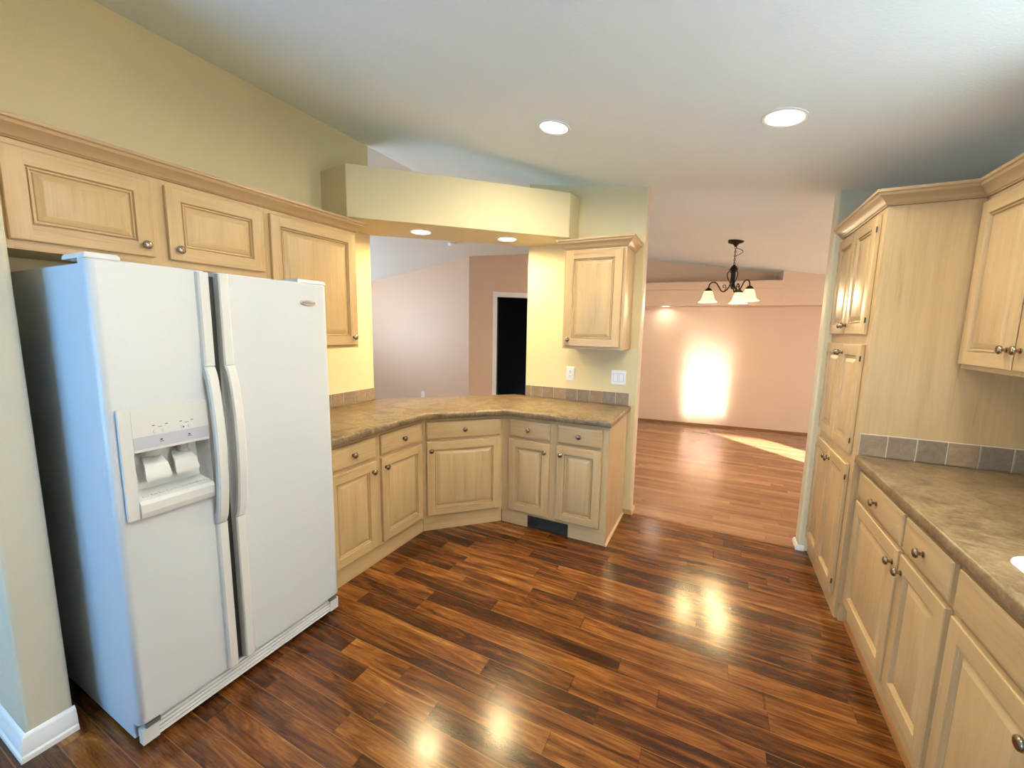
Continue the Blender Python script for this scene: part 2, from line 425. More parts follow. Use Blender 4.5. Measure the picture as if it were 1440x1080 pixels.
# door casing
mb = MB()
for t0, t1, z0, z1 in ((DT0-.062, DT0, 0, DZ+.062), (DT1, DT1+.062, 0, DZ+.062), (DT0, DT1, DZ, DZ+.062)):
    mb.prism([WB(t0, .016), WB(t1, .016), WB(t1, .001), WB(t0, .001)], z0, z1)
mb.prism([WB(DT0, .0), WB(DT0+.018, .0), WB(DT0+.018, -.11), WB(DT0, -.11)], 0, DZ)
mb.prism([WB(DT1-.018, .0), WB(DT1, .0), WB(DT1, -.11), WB(DT1-.018, -.11)], 0, DZ)
mb.prism([WB(DT0+.018, .0), WB(DT1-.018, .0), WB(DT1-.018, -.11), WB(DT0+.018, -.11)], DZ-.018, DZ)
struct(mb.build('trim_2', WHITE_TRIM, smooth=False))
# door leaf swung into the dark room
mb = MB(); mb.prism([WB(DT0+.024, -.09), WB(DT0+.06, -.09), WB(DT0+.30, -.84), WB(DT0+.265, -.85)][::-1], .012, DZ-.03)
struct(mb.build('door_1', DARKDOOR, smooth=False))

# diagonal soffit box over the peninsula
SO = [(.002, 2.275), (.275, 2.243), (1.419, 3.373), (1.431, 3.571), (.985, 3.571), (.002, 2.711)]
ss('wall_soffit', round_poly(SO, [0, .012, .012, 0, 0, 0]), 2.227, 2.559, [YELLOW])
# knee wall below the peninsula bar
ss('wall_knee', [(.03, 2.735), (.10, 2.66), (.985, 3.56), (.985, 3.572), (.86, 3.572)], 0, .862, [PEACH])

# plant-shelf soffit on the living wall
def LW(x, d=0): return (x+.0995*d, YB(x)-d*.995)
DS = .36
ss('wall_plant_shelf', [LW(.55, DS), LW(3.235, DS), LW(3.235, .002), LW(.55, .002)], 1.913, 2.15, [PEACH])
ss('wall_shelf_end', [LW(3.236, DS), LW(8.3, DS), LW(8.3, .002), LW(3.236, .002)], 1.913, CEIL, [PEACH])
ss('trim_3', [LW(.55, DS+.025), LW(3.29, DS+.025), LW(3.29, DS+.001), LW(3.234, DS+.001), LW(3.234, .002), LW(.55, .002)], 2.151, 2.262, [PEACH])
# wood quarter-round along the living wall
mb = MB(); mb.sweep([LW(8.3, .001), LW(-.1, .001)][::-1], [(0, 0), (.018, 0), (.016, .012), (.006, .03), (0, .032)])
struct(mb.build('baseboard_living', wood('baseboard_walnut', 'x', (.20, .085, .03), (.10, .04, .014))))
# white baseboard around the wall end
BBP = [(0, 0), (.022, 0), (.022, .018), (.017, .024), (.017, .058), (.012, .066), (.012, .078), (.006, .088), (0, .092)]
mb = MB(); mb.sweep([(-2.49, .589), (.463, .589), (.463, .712)], BBP); struct(mb.build('baseboard_stub', WHITE_TRIM))
# peach/wood base around the wall end of the far wall
mb = MB(); mb.sweep([(1.905, 3.571), (1.971, 3.571), (1.971, 3.691), (1.0, 3.691)], [(0, 0), (.014, 0), (.012, .02), (.005, .034), (0, .036)]); struct(mb.build('baseboard_far', wood('baseboard_maple', 'y', (.52, .33, .17), (.38, .22, .10))))
mb = MB(); mb.sweep([(3.3, 3.691), (3.129, 3.691), (3.129, 3.572), (3.165, 3.572)], [(0, 0), (.014, 0), (.012, .02), (.005, .034), (0, .036)]); struct(mb.build('baseboard_pantry', WHITE_TRIM))

# unseen windows that let the daylight in; sink and slider ones are added
def window(name, axis, c, a0, a1, z0, z1, mull=1):
    mb = MB(); t = .045
    def bx(p, q, za, zb, d0, d1, mi):
        if axis == 'y': mb.box(c+d0, c+d1, p, q, za, zb, mi)
        else: mb.box(p, q, c+d0, c+d1, za, zb, mi)
    bx(a0, a1, z0, z0+t, -.03, .03, 0); bx(a0, a1, z1-t, z1, -.03, .03, 0)
    bx(a0, a0+t, z0+t, z1-t, -.03, .03, 0); bx(a1-t, a1, z0+t, z1-t, -.03, .03, 0)
    for k in range(1, mull+1):
        p = a0+(a1-a0)*k/(mull+1); bx(p-.02, p+.02, z0+t, z1-t, -.025, .025, 0)
    f = struct(mb.build(name, WHITE_TRIM, smooth=False))
    mb = MB(); bx(a0+t, a1-t, z0+t, z1-t, -.003, .003, 0); mb.build('pane', GLASS, f, smooth=False)
window('window_1', 'x', -1.86, -.55, 1.05, .45, 2.08)
window('window_2', 'y', -4.57, 1.8, 4.6, .5, 2.1, 2)
window('window_added_sink', 'y', FX+.06, .95, 1.95, 1.12, 2.05)  # added window, opened for its light on the kitchen
window('window_added_slider', 'y', 8.56, 4.4, 6.4, .05, 2.05)  # added window, opened to brighten the dining side
window('window_3', 'x', 2.08, 7.38, 8.2, .95, 2.08, 0)

# ------------------------------------------------------------------ cabinet builders (local frame: x along the front, -y outwards, z up)
def door_mesh(w, h, t=.0195, fr=.056):
    mb = MB()
    R = lambda i, y, j=None: [(i, y, i), (w-i, y, i), (w-i, y, h-i), (i, y, h-i)]
    def ring(a, b, vert_h=(1, 0, 1, 0)):
        (ia, ya), (ib, yb) = a, b
        A, B = R(ia, ya), R(ib, yb)
        for k in range(4):
            j = (k+1) % 4
            mb.quad([A[k], A[j], B[j], B[k]], vert_h[k])
    mb.quad(list(reversed(R(0, t))), 0)
    ring((0, t), (0, .004)); ring((0, .004), (.0025, .001)); ring((.0025, .001), (.006, 0))
    i, f = .006, fr
    mb.quad([(i, 0, i), (f, 0, i), (f, 0, h-i), (i, 0, h-i)], 0)
    mb.quad([(w-f, 0, i), (w-i, 0, i), (w-i, 0, h-i), (w-f, 0, h-i)], 0)
    mb.quad([(f, 0, i), (w-f, 0, i), (w-f, 0, f), (f, 0, f)], 1)
    mb.quad([(f, 0, h-f), (w-f, 0, h-f), (w-f, 0, h-i), (f, 0, h-i)], 1)
    pr = [(fr, 0), (fr+.002, .005), (fr+.0035, .011), (fr+.0055, .011), (fr+.0075, .004), (fr+.011, .0035), (fr+.0135, .013), (fr+.017, .0132), (fr+.020, .0095), (fr+.038, .003), (fr+.041, .002)]
    for a, b in zip(pr, pr[1:]): ring(a, b)
    mb.quad(R(*pr[-1]), 0)
    return mb
KNOB = None
def knob(parent, x, y, z):
    """round mushroom knob, stem pointing to -y"""
    global KNOB
    if KNOB is None:
        mb = MB(); mb.lathe([(.0105, 0), (.0105, .003), (.0065, .005), (.0058, .013), (.010, .0165), (.0165, .0185), (.0175, .022), (.0155, .0265), (.009, .0295), (.001, .0305)], axis=(0, -1, 0), seg=20)
        o = mb.build('knob', NICKEL, ang=50); KNOB = o
    else:
        o = KNOB.copy(); COL.objects.link(o)
    o.parent = parent; o.location = (x, y, z)
    return o
def door(cab, x0, x1, z0, z1, kn=None, y=-.0215, hinge=None):
    w, h = x1-x0, z1-z0
    fr = .056 if w > .3 else .05
    d = door_mesh(w, h, fr=fr).build('door', [WV, WH], cab, (x0, y, z0), ang=25)
    if kn: knob(d, kn[0]-x0, 0, kn[1]-z0)
    if hinge is not None:
        for zz in (.07, h-.07):
            mb = MB(); mb.lathe([(.002, -.014), (.0032, -.012), (.0032, .012), (.002, .014)], seg=8)
            mb.build('hinge', HINGE, d, (hinge, .004, zz))
    return d
def drawer(cab, x0, x1, z0, z1, kn=True, y=-.0215, name='drawer_front'):
    w, h = x1-x0, z1-z0; mb = MB(); t = .0195
    R = lambda i, yy: [(i, yy, i), (w-i, yy, i), (w-i, yy, h-i), (i, yy, h-i)]
    mb.loops([R(0, t), R(0, .007), R(.003, .0035), R(.010, .001), R(.013, 0)])
    d = mb.build(name, WH, cab, (x0, y, z0), ang=25)
    if kn: knob(d, w/2, 0, h/2)
    return d
def face_frame(cab, w, z0, z1, stiles, rails, t=.019):
    """stiles: (x0, x1) full height; rails: (z0, z1) between the outer stiles"""
    mb = MB()
    for a, b in stiles: mb.box(a, b, 0, t, z0, z1, 0)
    st = sorted(stiles)
    for a, b in rails:
        for (p0, p1), (q0, q1) in zip(st, st[1:]): mb.box(p1, q0, .0004, t, a, b, 1)
    return mb.build('face_frame', [WV, WH], cab, smooth=False)
def carcass(cab, w, d, z0, z1, poly=None, open_top=False):
    mb = MB()
    if open_top:
        mb.box(.0005, .018, .0195, d, z0, z1); mb.box(w-.018, w-.0005, .0195, d, z0, z1); mb.box(.017, w-.017, .0195, d, z0, z0+.018); mb.box(.017, w-.017, d-.008, d, z0, z1)
    elif poly: mb.prism(poly, z0, z1)
    else: mb.box(.0005, w-.0005, .0195, d, z0, z1)
    return mb.build('carcass', WV, cab, smooth=False)
def plinth(cab, x0, x1, h, y=.004, gap=None, d=.018):
    mb = MB()
    if gap:
        poly = [(x0, y), (gap[0], y), (gap[0], y+.014), (gap[1], y+.014), (gap[1], y), (x1, y), (x1, y+d+.006), (x0, y+d+.006)]
        mb.prism(poly, 0, h)
    else: mb.box(x0, x1, y, y+d, 0, h)
    return mb.build('plinth', WH, cab, smooth=False)
def cabinet(label, loc, rz, cat='cabinet', name='base_cabinet', group=None):
    return empty(name, (*loc, 0), rz, label=label, cat=cat, group=group)

DT, DB, OT, OB, BH = .837, .708, .686, .124, .866
PH = .098
def base(label, loc, rz, w, doors, drawers, depth=.605, kneed=None, gap=None, poly=None, false_front=False, y0=None, plinth_y=.004):
    c = cabinet(label, loc, rz)
    carcass(c, w, depth, PH, BH, poly, false_front)
    edges = sorted(doors)
    stiles = [(0, doors[0][0]+.012)]
    for a, b in zip(doors, doors[1:]): stiles.append((a[1]-.012, b[0]+.012))
    stiles.append((doors[-1][1]-.012, w))
    face_frame(c, w, PH+.0005, BH, stiles, [(PH+.0005, OB+.012), (OT-.012, DB+.012), (DT-.012, BH)])
    plinth(c, .0005, w-.0005, PH, gap=gap, y=plinth_y)
    for d in doors:
        door(c, d[0], d[1], OB, OT, d[2] and ((d[1]-.032) if d[2] == 'R' else d[0]+.032, OT-.062))
    for d in drawers: drawer(c, d[0], d[1], DB, DT, not false_front, name='false_drawer_front' if false_front else 'drawer_front')
    return c

# ---- left base run (front faces +x): local x = world y - y_start
R90 = PI/2
ls = 1.645
base('golden maple base cabinet with two drawers over two doors, right beside the fridge', (.650, ls), R90, 2.521-ls,
     [(1.690-ls, 2.050-ls, 'R'), (2.097-ls, 2.499-ls, 'L')], [(1.690-ls, 2.050-ls), (2.097-ls, 2.499-ls)], depth=.645)
# ---- diagonal corner cabinet, front faces (+x,-y)
dw = .6085
c = base('angled maple corner cabinet with a single wide drawer over one wide door', (.6507, 2.5223), PI/4, dw, [(.027, dw-.022, 'L')], [(.027, dw-.022)],
         poly=[(.001, .0195), (dw-.001, .0195), (dw/2+.08, .30), (dw/2-.08, .30)])
# ---- far base cabinet (front faces -y) with end panel and vent
fx = 1.0815; fw2 = 1.899-fx
c = base('pale maple base cabinet at the peninsula end, two drawers over two narrow doors', (fx, 2.953), 0, fw2,
         [(1.146-fx, 1.476-fx, 'R'), (1.535-fx, 1.860-fx, 'L')], [(1.146-fx, 1.476-fx), (1.535-fx, 1.860-fx)], depth=.604, gap=(1.305-fx, 1.632-fx))
mb = MB(); mb.box(fw2+.0005, fw2+.007, -.0005, .603, .0, BH); mb.build('end_panel', WV, c, smooth=False)
mb = MB(); mb.sweep([(fw2+.0072, .60), (fw2+.0072, -.001)][::-1], [(0, 0), (.012, 0), (.011, .006), (.004, .016), (0, .018)]); mb.build('shoe_moulding', wood('shoe_maple', 'y', (.62, .42, .24), (.45, .28, .14)), c)
# vent grille in the plinth
v = empty('vent_grille', (1.306, 2.956, .004), 0, label='black vent grille set in the plinth under the end cabinet of the peninsula', cat='vent')
mb = MB(); mb.box(0, .325, 0, .006, .082, .094); mb.box(0, .325, 0, .006, 0, .012); mb.box(0, .012, 0, .006, .012, .082); mb.box(.313, .325, 0, .006, .012, .082); mb.build('grille_frame', BLACKV, v, smooth=False)
mb = MB()
for k in range(7):
    z = .014+.0095*k
    mb.loops([[(x, .001, z), (x, .002, z-.001), (x, .009, z+.006), (x, .008, z+.007)] for x in (.010, .315)])
mb.box(.010, .315, .0085, .0105, .010, .084)
mb.build('louvre_slats', BLACKV, v, smooth=False)

# ---- upper cabinets
def upper(label, loc, rz, w, d, z0, z1, doors, dz0, dz1, kz=.06, name='wall_cabinet', dark=False):
    c = cabinet(label, loc, rz, name=name)
    carcass(c, w, d, z0, z1)
    stiles = [(0, doors[0][0]+.012)]
    for a, b in zip(doors, doors[1:]): stiles.append((a[1]-.012, b[0]+.012))
    stiles.append((doors[-1][1]-.012, w))
    face_frame(c, w, z0-.0, z1, stiles, [(z0, dz0+.012), (dz1-.012, z1)])
    for q in doors:
        door(c, q[0], q[1], dz0, dz1, ((q[1]-.034) if q[2] == 'R' else q[0]+.034, dz0+kz))
    return c
UX = .310
u0 = .7145
upper('wide shallow maple wall cabinet with two short doors above the white fridge', (UX, u0), R90, 1.657-u0, .308, 1.762, 2.128, [(.747-u0, 1.157-u0, 'R'), (1.210-u0, 1.637-u0, 'L')], 1.793, 2.105, .045)
u0 = 1.658
upper('tall single-door maple wall cabinet between the fridge and the pass-through', (UX, u0), R90, 2.272-u0, .308, 1.372, 2.128, [(1.678-u0, 2.250-u0, 'R')], 1.392, 2.105, .05)
u0 = 1.432
upper('small single-door maple wall cabinet hung on the yellow wall left of the dining opening', (u0, 3.262), 0, 1.895-u0, .308, 1.372, 2.112, [(1.451-u0, 1.872-u0, 'L')], 1.392, 2.096, .05)
# crown mouldings
CRP = [(-.03, .0005), (.006, .0005), (.008, .004), (.014, .008), (.018, .016), (.032, .030), (.046, .040), (.050, .050), (.058, .054), (.058, .066), (-.03, .066)]
def crown(path, z, mis, label):
    mb = MB(); mb.sweep(path, [(o, z+h) for o, h in CRP], mis)
    return tag(mb.build('crown_moulding', [WCX, WCY], ang=20), label, 'moulding')
crown([(UX, .7145), (UX, 2.272), (.002, 2.272)], 2.129, [1, 0], 'long maple crown moulding along the top of the cabinets over the fridge')
crown([(1.432, 3.57), (1.432, 3.262), (1.895, 3.262), (1.895, 3.57)], 2.113, [1, 0, 1], 'short maple crown moulding capping the small wall cabinet by the light switch')
# ---- pantry (front faces -x): local x = y_start - world y
PX = 3.181
p0 = 3.571; pw = p0-2.800
c = cabinet('tall maple pantry cabinet with three tiers of paired doors beside the dining opening', (PX, p0), -R90, name='pantry_cabinet')
carcass(c, pw, FX-PX-.002, .0005, 2.112)
yc = 3.205
L0, L1, R0, R1 = p0-3.546, p0-(yc+.004), p0-(yc-.004), p0-2.858
face_frame(c, pw, .0985, 2.112, [(0, L0+.012), (L1-.014, R0+.014), (R1-.012, pw)], [(.0985, .128), (.832, .908), (1.455, 1.525), (2.08, 2.112)])
plinth(c, .0005, pw-.0205, .098, d=.015)
for z0, z1, kz in ((.116, .843, .843-.06), (.900, 1.464, 1.464-.05), (1.517, 2.092, 1.517+.05)):
    door(c, L0, L1, z0, z1, (L1-.026, kz), hinge=-.004)
    door(c, R0, R1, z0, z1, (R0+.026, kz), hinge=R1-R0+.004)
# ---- right base run
RX = 3.221
b0 = 2.798
base('pale maple base cabinet beside the tall pantry, with two drawers over two doors', (RX, b0), -R90, b0-1.838, [(b0-2.772, b0-2.226, 'R'), (b0-2.203, b0-1.855, 'L')], [(b0-2.772, b0-2.226), (b0-2.203, b0-1.855)], depth=FX-RX-.002, plinth_y=.012)
b0 = 1.837
base('pale maple sink base cabinet with a long blank drawer front, under the white sink', (RX, b0), -R90, b0-.945, [(b0-1.822, b0-1.405, 'R'), (b0-1.385, b0-.965, 'L')], [(b0-1.822, b0-.965)], depth=FX-RX-.002, false_front=True, plinth_y=.012)
b0 = .944
base('pale maple base cabinet past the sink at the near end of the right counter', (RX, b0), -R90, b0+.3, [(b0-.92, b0-.335, 'R'), (b0-.31, b0+.275, 'L')], [(b0-.92, b0-.335), (b0-.31, b0+.275)], depth=FX-RX-.002, plinth_y=.012)
mb = MB(); mb.sweep([(RX+.0118, 2.79), (RX+.0118, -.3)], [(0, 0), (.012, 0), (.011, .008), (.004, .017), (0, .019)]); struct(mb.build('trim_4', OAK))
# ---- right wall cabinet
RUX = 3.514
r0 = 2.798
upper('maple wall cabinet over the right counter, built against the pantry side', (RUX, r0), -R90, r0-2.0, FX-RUX-.002, 1.372, 2.112, [(r0-2.780, r0-2.406, 'R'), (r0-2.394, r0-2.02, 'L')], 1.392, 2.088, .075)
crown([(PX, 3.571), (PX, 2.7985), (RUX, 2.7985), (RUX, 2.0), (FX-.002, 2.0)], 2.113, [1, 0, 1, 0], 'maple crown moulding wrapping the pantry top and the right wall cabinet')

# ------------------------------------------------------------------ countertops
def counter(name, poly, z0, z1, label, hole=None, front_r=.012):
    me_b = bmesh.new()
    rings = [(0.006, z0), (0, z0+.006), (0, z1-front_r), (front_r*.3, z1-front_r*.3), (front_r, z1)]
    n = len(poly); prev = None; loops = []
    for d, z in rings:
        q = offset_poly(poly, d) if d else poly
        loops.append([me_b.verts.new((x, y, z)) for x, y in q])
    for A, B in zip(loops, loops[1:]):
        for i in range(n): me_b.faces.new((A[i], A[(i+1) % n], B[(i+1) % n], B[i]))
    if hole:
        hb = [me_b.verts.new((x, y, z0)) for x, y in hole]; ht = [me_b.verts.new((x, y, z1)) for x, y in hole]
        for i in range(len(hole)): me_b.faces.new((hb[i], ht[i], ht[(i+1) % len(hole)], hb[(i+1) % len(hole)]))
    for L, H in ((loops[0], hb if hole else None), (loops[-1], ht if hole else None)):
        if not H: me_b.faces.new(L)
        else:
            es = []
            for Q in (L, H):
                for i in range(len(Q)):
                    e = me_b.edges.get((Q[i], Q[(i+1) % len(Q)])) or me_b.edges.new((Q[i], Q[(i+1) % len(Q)]))
                    es.append(e)
            bmesh.ops.triangle_fill(me_b, edges=es, use_beauty=True)
    bmesh.ops.recalc_face_normals(me_b, faces=me_b.faces)
    me = bpy.data.meshes.new(name); me_b.to_mesh(me); me_b.free(); me.materials.append(LAM)
    for p in me.polygons: p.use_smooth = True
    me.set_sharp_from_angle(angle=math.radians(50))
    o = bpy.data.objects.new(name, me); COL.objects.link(o)
    return tag(o, label, 'countertop')
CB, CT = .8675, .914
counter('countertop', [(.003, 1.640), (.708, 1.640), (.710, 2.487), (1.128, 2.905), (1.924, 2.905), (1.924, 3.570), (.982, 3.570), (.982, 3.605), (.86, 3.605), (.055, 2.83), (.003, 2.725)], CB, CT, 'brown mottled laminate countertop of the angled peninsula under the pass-through')
SX0, SX1, SY0, SY1 = 3.262, 3.745, 1.02, 1.79
counter('countertop', [(3.181, -.3), (FX-.003, -.3), (FX-.003, 2.797), (3.181, 2.797)], CB, CT, 'brown mottled laminate countertop along the right side, holding the white sink',
        hole=round_poly([(SX0+.015, SY0+.015), (SX1-.015, SY0+.015), (SX1-.015, SY1-.015), (SX0+.015, SY1-.015)], [.05]*4))
# sink
s = empty('kitchen_sink', ((SX0+SX1)/2, (SY0+SY1)/2, CT), 0, label='white drop-in kitchen sink set into the right counter', cat='sink')
ccx, ccy = (SX0+SX1)/2, (SY0+SY1)/2
def rr(i, z, r): return [(x-ccx, y-ccy, z) for x, y in round_poly([(SX0+i, SY0+i), (SX1-i, SY0+i), (SX1-i, SY1-i), (SX0+i, SY1-i)], [r]*4, 6)]
mb = MB(); mb.loops([rr(0, .0006, .06), rr(.002, .008, .058), rr(.010, .012, .05), rr(.026, .010, .04), rr(.032, -.002, .035), rr(.04, -.15, .05), rr(.07, -.185, .05), rr(.075, -.19, .05), rr(.065, -.19, .05), rr(.034, -.15, .05), rr(.024, -.004, .04)], cap0=False, cap1=False)
b0_ = len(mb.v); r_ = rr(.075, -.19, .05); mb.quad(r_); mb.build('basin', SINKW, s, ang=60)
mb = MB(); mb.lathe([(.045, -.1895), (.045, -.186), (.038, -.185), (.012, -.188), (.001, -.188)], seg=20); mb.build('drain', NICKEL, s)

# ------------------------------------------------------------------ tile backsplashes
def backsplash(p0, p1, z0, z1, n_out, label, step=.108, first=None, t=.007):
    """row of tiles along p0->p1, n_out = direction away from the wall"""
    p0, p1 = Vector(p0), Vector(p1); L = (p1-p0).length; d = (p1-p0)/L; n = Vector(n_out)
    root = empty('backsplash', (p0.x, p0.y, z0), 0, label=label, cat='tiles')
    mb = MB()
    def bx(a, b, za, zb, o0, o1):
        P = [d*a+n*o0, d*b+n*o0, d*b+n*o1, d*a+n*o1]
        mb.prism([(q.x, q.y) for q in P], za-z0, zb-z0)
    bx(0, L, z0, z1, .0012, .005); mb.build('grout_bed', GROUT, root, smooth=False)
    mb = MB(); a = 0 if first is None else first-step
    while a < L-.004:
        s0, s1 = max(0.0, a+.002), min(L, a+step-.002)
        if s1-s0 > .004:
            P = [d*s0, d*s1]
            def rg(i, o): return [(*(d*(s0+i)+n*o), z0+.0015+i-z0), (*(d*(s1-i)+n*o), z0+.0015+i-z0), (*(d*(s1-i)+n*o), z1-.0025-i-z0), (*(d*(s0+i)+n*o), z1-.0025-i-z0)]
            mb.loops([rg(0, .0045), rg(0, t), rg(.0025, t+.002)])
        a += step
    mb.build('tile_row', TILE, root, smooth=False)
    return root
backsplash((3.190, 2.7985), (FX-.004, 2.7985), .9155, 1.026, (0, -1), 'row of brown and grey slate tiles against the pantry side above the right counter', first=.106)
backsplash((FX, 2.784), (FX, 1.97), .9155, 1.026, (-1, 0), 'row of slate tiles along the right wall behind the right counter')
backsplash((.987, 3.572), (1.905, 3.572), .9155, 1.017, (0, -1), 'row of brown slate tiles on the yellow wall under the outlet and switch', first=.055)
backsplash((0, 1.642), (0, 2.709), .9155, 1.017, (1, 0), 'row of brown slate tiles on the left wall between fridge and pass-through')

# ------------------------------------------------------------------ outlets and switch
def plate(name, label, cat, loc, rz, w=.072, h=.117, group=None):
    r = empty(name, loc, rz, label=label, cat=cat, group=group)
    mb = MB(); R = lambda i, y: [(-w/2+i, y, -h/2+i), (w/2-i, y, -h/2+i), (w/2-i, y, h/2-i), (-w/2+i, y, h/2-i)]
    mb.loops([R(0, -.0005), R(0, -.003), R(.004, -.006)]); mb.build('cover_plate', PLASTIC_W, r, smooth=False)
    return r
def outlet(label, loc, rz):
    r = plate('wall_outlet', label, 'outlet', loc, rz)
    for z in (.02, -.02):
        mb = MB(); mb.lathe([(.0155, .0055), (.0155, .0075), (.014, .008)], c=(0, 0, z), axis=(0, -1, 0), seg=16); f = mb.build('receptacle', PLASTIC_W, r)
        mb = MB()
        for x in (-.006, .006): mb.box(x-.0013, x+.0013, -.0086, -.0079, z-.001, z+.009)
        mb.box(-.0025, .0025, -.0086, -.0079, z-.010, z-.005); mb.build('slots', SLOT, f, smooth=False)
    return r
outlet('white duplex outlet on the yellow wall above the peninsula tiles', (1.405, 3.572, 1.143), 0)
bx_, by_ = LW(2.551); outlet('small white outlet low on the far peach wall of the dining room', (bx_, by_, .304), math.atan(.1))
outlet('white outlet low on the lilac-tinted living room wall, seen through the pass-through', (-2.25, 6.133, .298), 0)
r = plate('light_switch', 'white double rocker switch plate right of the outlet above the peninsula tiles', 'switch', (1.815, 3.572, 1.137), 0, w=.118)
for x in (-.023, .023):
    mb = MB(); mb.box(x-.0185, x+.0185, -.0072, -.0055, -.035, .035); f = mb.build('rocker_frame', plain('rocker_shadow_gap', (.45, .47, .50), .4), r, smooth=False)
    mb = MB(); mb.loops([[(x-.0155, -.0073, -.032), (x+.0155, -.0073, -.032), (x+.0155, -.0073, .032), (x-.0155, -.0073, .032)], [(x-.0155, -.0105, -.032), (x+.0155, -.0105, -.032), (x+.0155, -.008, .032), (x-.0155, -.008, .032)]]); mb.build('rocker', PLASTIC_W, f, smooth=False)

# ------------------------------------------------------------------ refrigerator (front faces +x): local frame x = world y - f0, -y outwards
F0, FWD = .776, .852
FXX = .804
fr = empty('refrigerator', (FXX, F0, 0), R90, label='white side-by-side refrigerator with ice and water dispenser', cat='refrigerator')
H = 1.707
mb = MB(); mb.prism(round_poly([(.004, .066), (FWD-.004, .066), (FWD-.004, .765), (.004, .765)], [.006]*4), .022, 1.692); mb.build('cabinet_body', FRIDGE, fr)
mb = MB(); mb.prism([(.008, .0565), (.3285, .0565), (.3285, .020), (.3575, .020), (.3575, .0565), (FWD-.008, .0565), (FWD-.008, .0655), (.008, .0655)], .10, 1.69); mb.build('gasket_gap_shade', FR_DARK, fr, smooth=False)  # gasket plus a dark filler standing in for shade between the doors
def fdoor(x0, x1, z0, z1, hole=None):
    """gently crowned door: front profile across x"""
    w = x1-x0; N = 14; pts = []
    def fy(u): return .006*(2*u-1)**2 if True else 0
    us = [0, .004, .012, .03] ; us = [u/w*1.0 for u in (0, .0035, .010, .022)] + [ (i+1)/(N) for i in range(N-1)] + [1-u/w for u in (.022, .010, .0035, 0)]
    us = sorted(set(us))
    def edge(u):
        a = min(u, 1-u)*w; r = .020
        return (r-math.sqrt(max(0, r*r-(r-a)**2))) if a < r else 0
    front = [(x0+u*w, edge(u)+.004*(2*u-1)**2-0.0) for u in us]
    return front
def door_solid(name, x0, x1, z0, z1, hole=None):
    fp = fdoor(x0, x1, z0, z1); mb = MB()
    zs = [z0, z0+.006, z1-.006, z1]
    if hole:
        hx0, hx1, hz0, hz1 = hole
        # insert split columns/rows for the dispenser opening
        def yat(x):
            for (a, ya), (b, yb) in zip(fp, fp[1:]):
                if a <= x <= b: return ya+(yb-ya)*(x-a)/(b-a)
        fp = sorted(set(fp+[(hx0, yat(hx0)), (hx1, yat(hx1))])); zs = sorted(zs+[hz0, hz1])
    def P(i, k):
        x, y = fp[i]; z = zs[k]
        if k in (0, len(zs)-1): y += .006
        return (x, y, z)
    for i in range(len(fp)-1):
        for k in range(len(zs)-1):
            xm, zm = (fp[i][0]+fp[i+1][0])/2, (zs[k]+zs[k+1])/2
            if hole and hx0 < xm < hx1 and hz0 < zm < hz1: continue
            mb.quad([P(i, k), P(i+1, k), P(i+1, k+1), P(i, k+1)])
    yb = .056
    n = len(fp)-1
    for k in range(len(zs)-1):
        mb.quad([P(0, k), (x0, yb, zs[k]), (x0, yb, zs[k+1]), P(0, k+1)][::-1]); mb.quad([P(n, k), (x1, yb, zs[k]), (x1, yb, zs[k+1]), P(n, k+1)])
    for i in range(n):
        mb.quad([P(i, 0), P(i+1, 0), (fp[i+1][0], yb, z0), (fp[i][0], yb, z0)]); mb.quad([P(i, len(zs)-1), P(i+1, len(zs)-1), (fp[i+1][0], yb, z1), (fp[i][0], yb, z1)])
    mb.quad([(x0, yb, z0), (x1, yb, z0), (x1, yb, z1), (x0, yb, z1)])
    return mb.build(name, FRIDGE, fr, ang=40)
ZB = .098
LD1, RD0 = 1.104-F0, 1.134-F0
dl = door_solid('freezer_door', 0, LD1, ZB, H, hole=(.052, .290, .880, 1.085))
dr = door_solid('fridge_door', RD0, FWD, ZB, H)
# raised grip strips and bowed handles
def strip(parent, x0, x1, lean):
    for z0, z1 in ((ZB+.008, .735), (1.357, H-.006)):
        mb = MB(); prof = [(x0, .004), (x0+.004, -.010), (x0+.010, -.015), (x1-.006, -.015), (x1-.001, -.010), (x1, .006)]
        if lean < 0: prof = [(x0, .006), (x0+.001, -.010), (x0+.006, -.015), (x1-.010, -.015), (x1-.004, -.010), (x1, .004)]
        mb.loops([[(x, y, z) for x, y in prof] for z in (z0, z1)], closed=True)
        mb.build('grip_strip', FR_PL, parent, ang=30)
    mb = MB(); rings = []
    N = 24
    for i in range(N+1):
        u = i/N; z = .738+u*(1.354-.738)
        bow = math.sin(PI*u)**.55*.040
        thick = .013+.006*abs(2*u-1)**3
        yo = -.015-bow
        back = min(.004, yo+thick+.008) if 0.07 < u < .93 else .004
        xs = (x0+.002, x1-.002)
        rings.append([(xs[0], back, z), (xs[0], yo+.006, z), (xs[0]+.006, yo, z), (xs[1]-.006, yo, z), (xs[1], yo+.006, z), (xs[1], back, z)])
    mb.loops(rings); mb.build('handle', FR_PL, parent, ang=40)
strip(dl, 1.062-F0, LD1, 1)
strip(dr, RD0, 1.176-F0, -1)
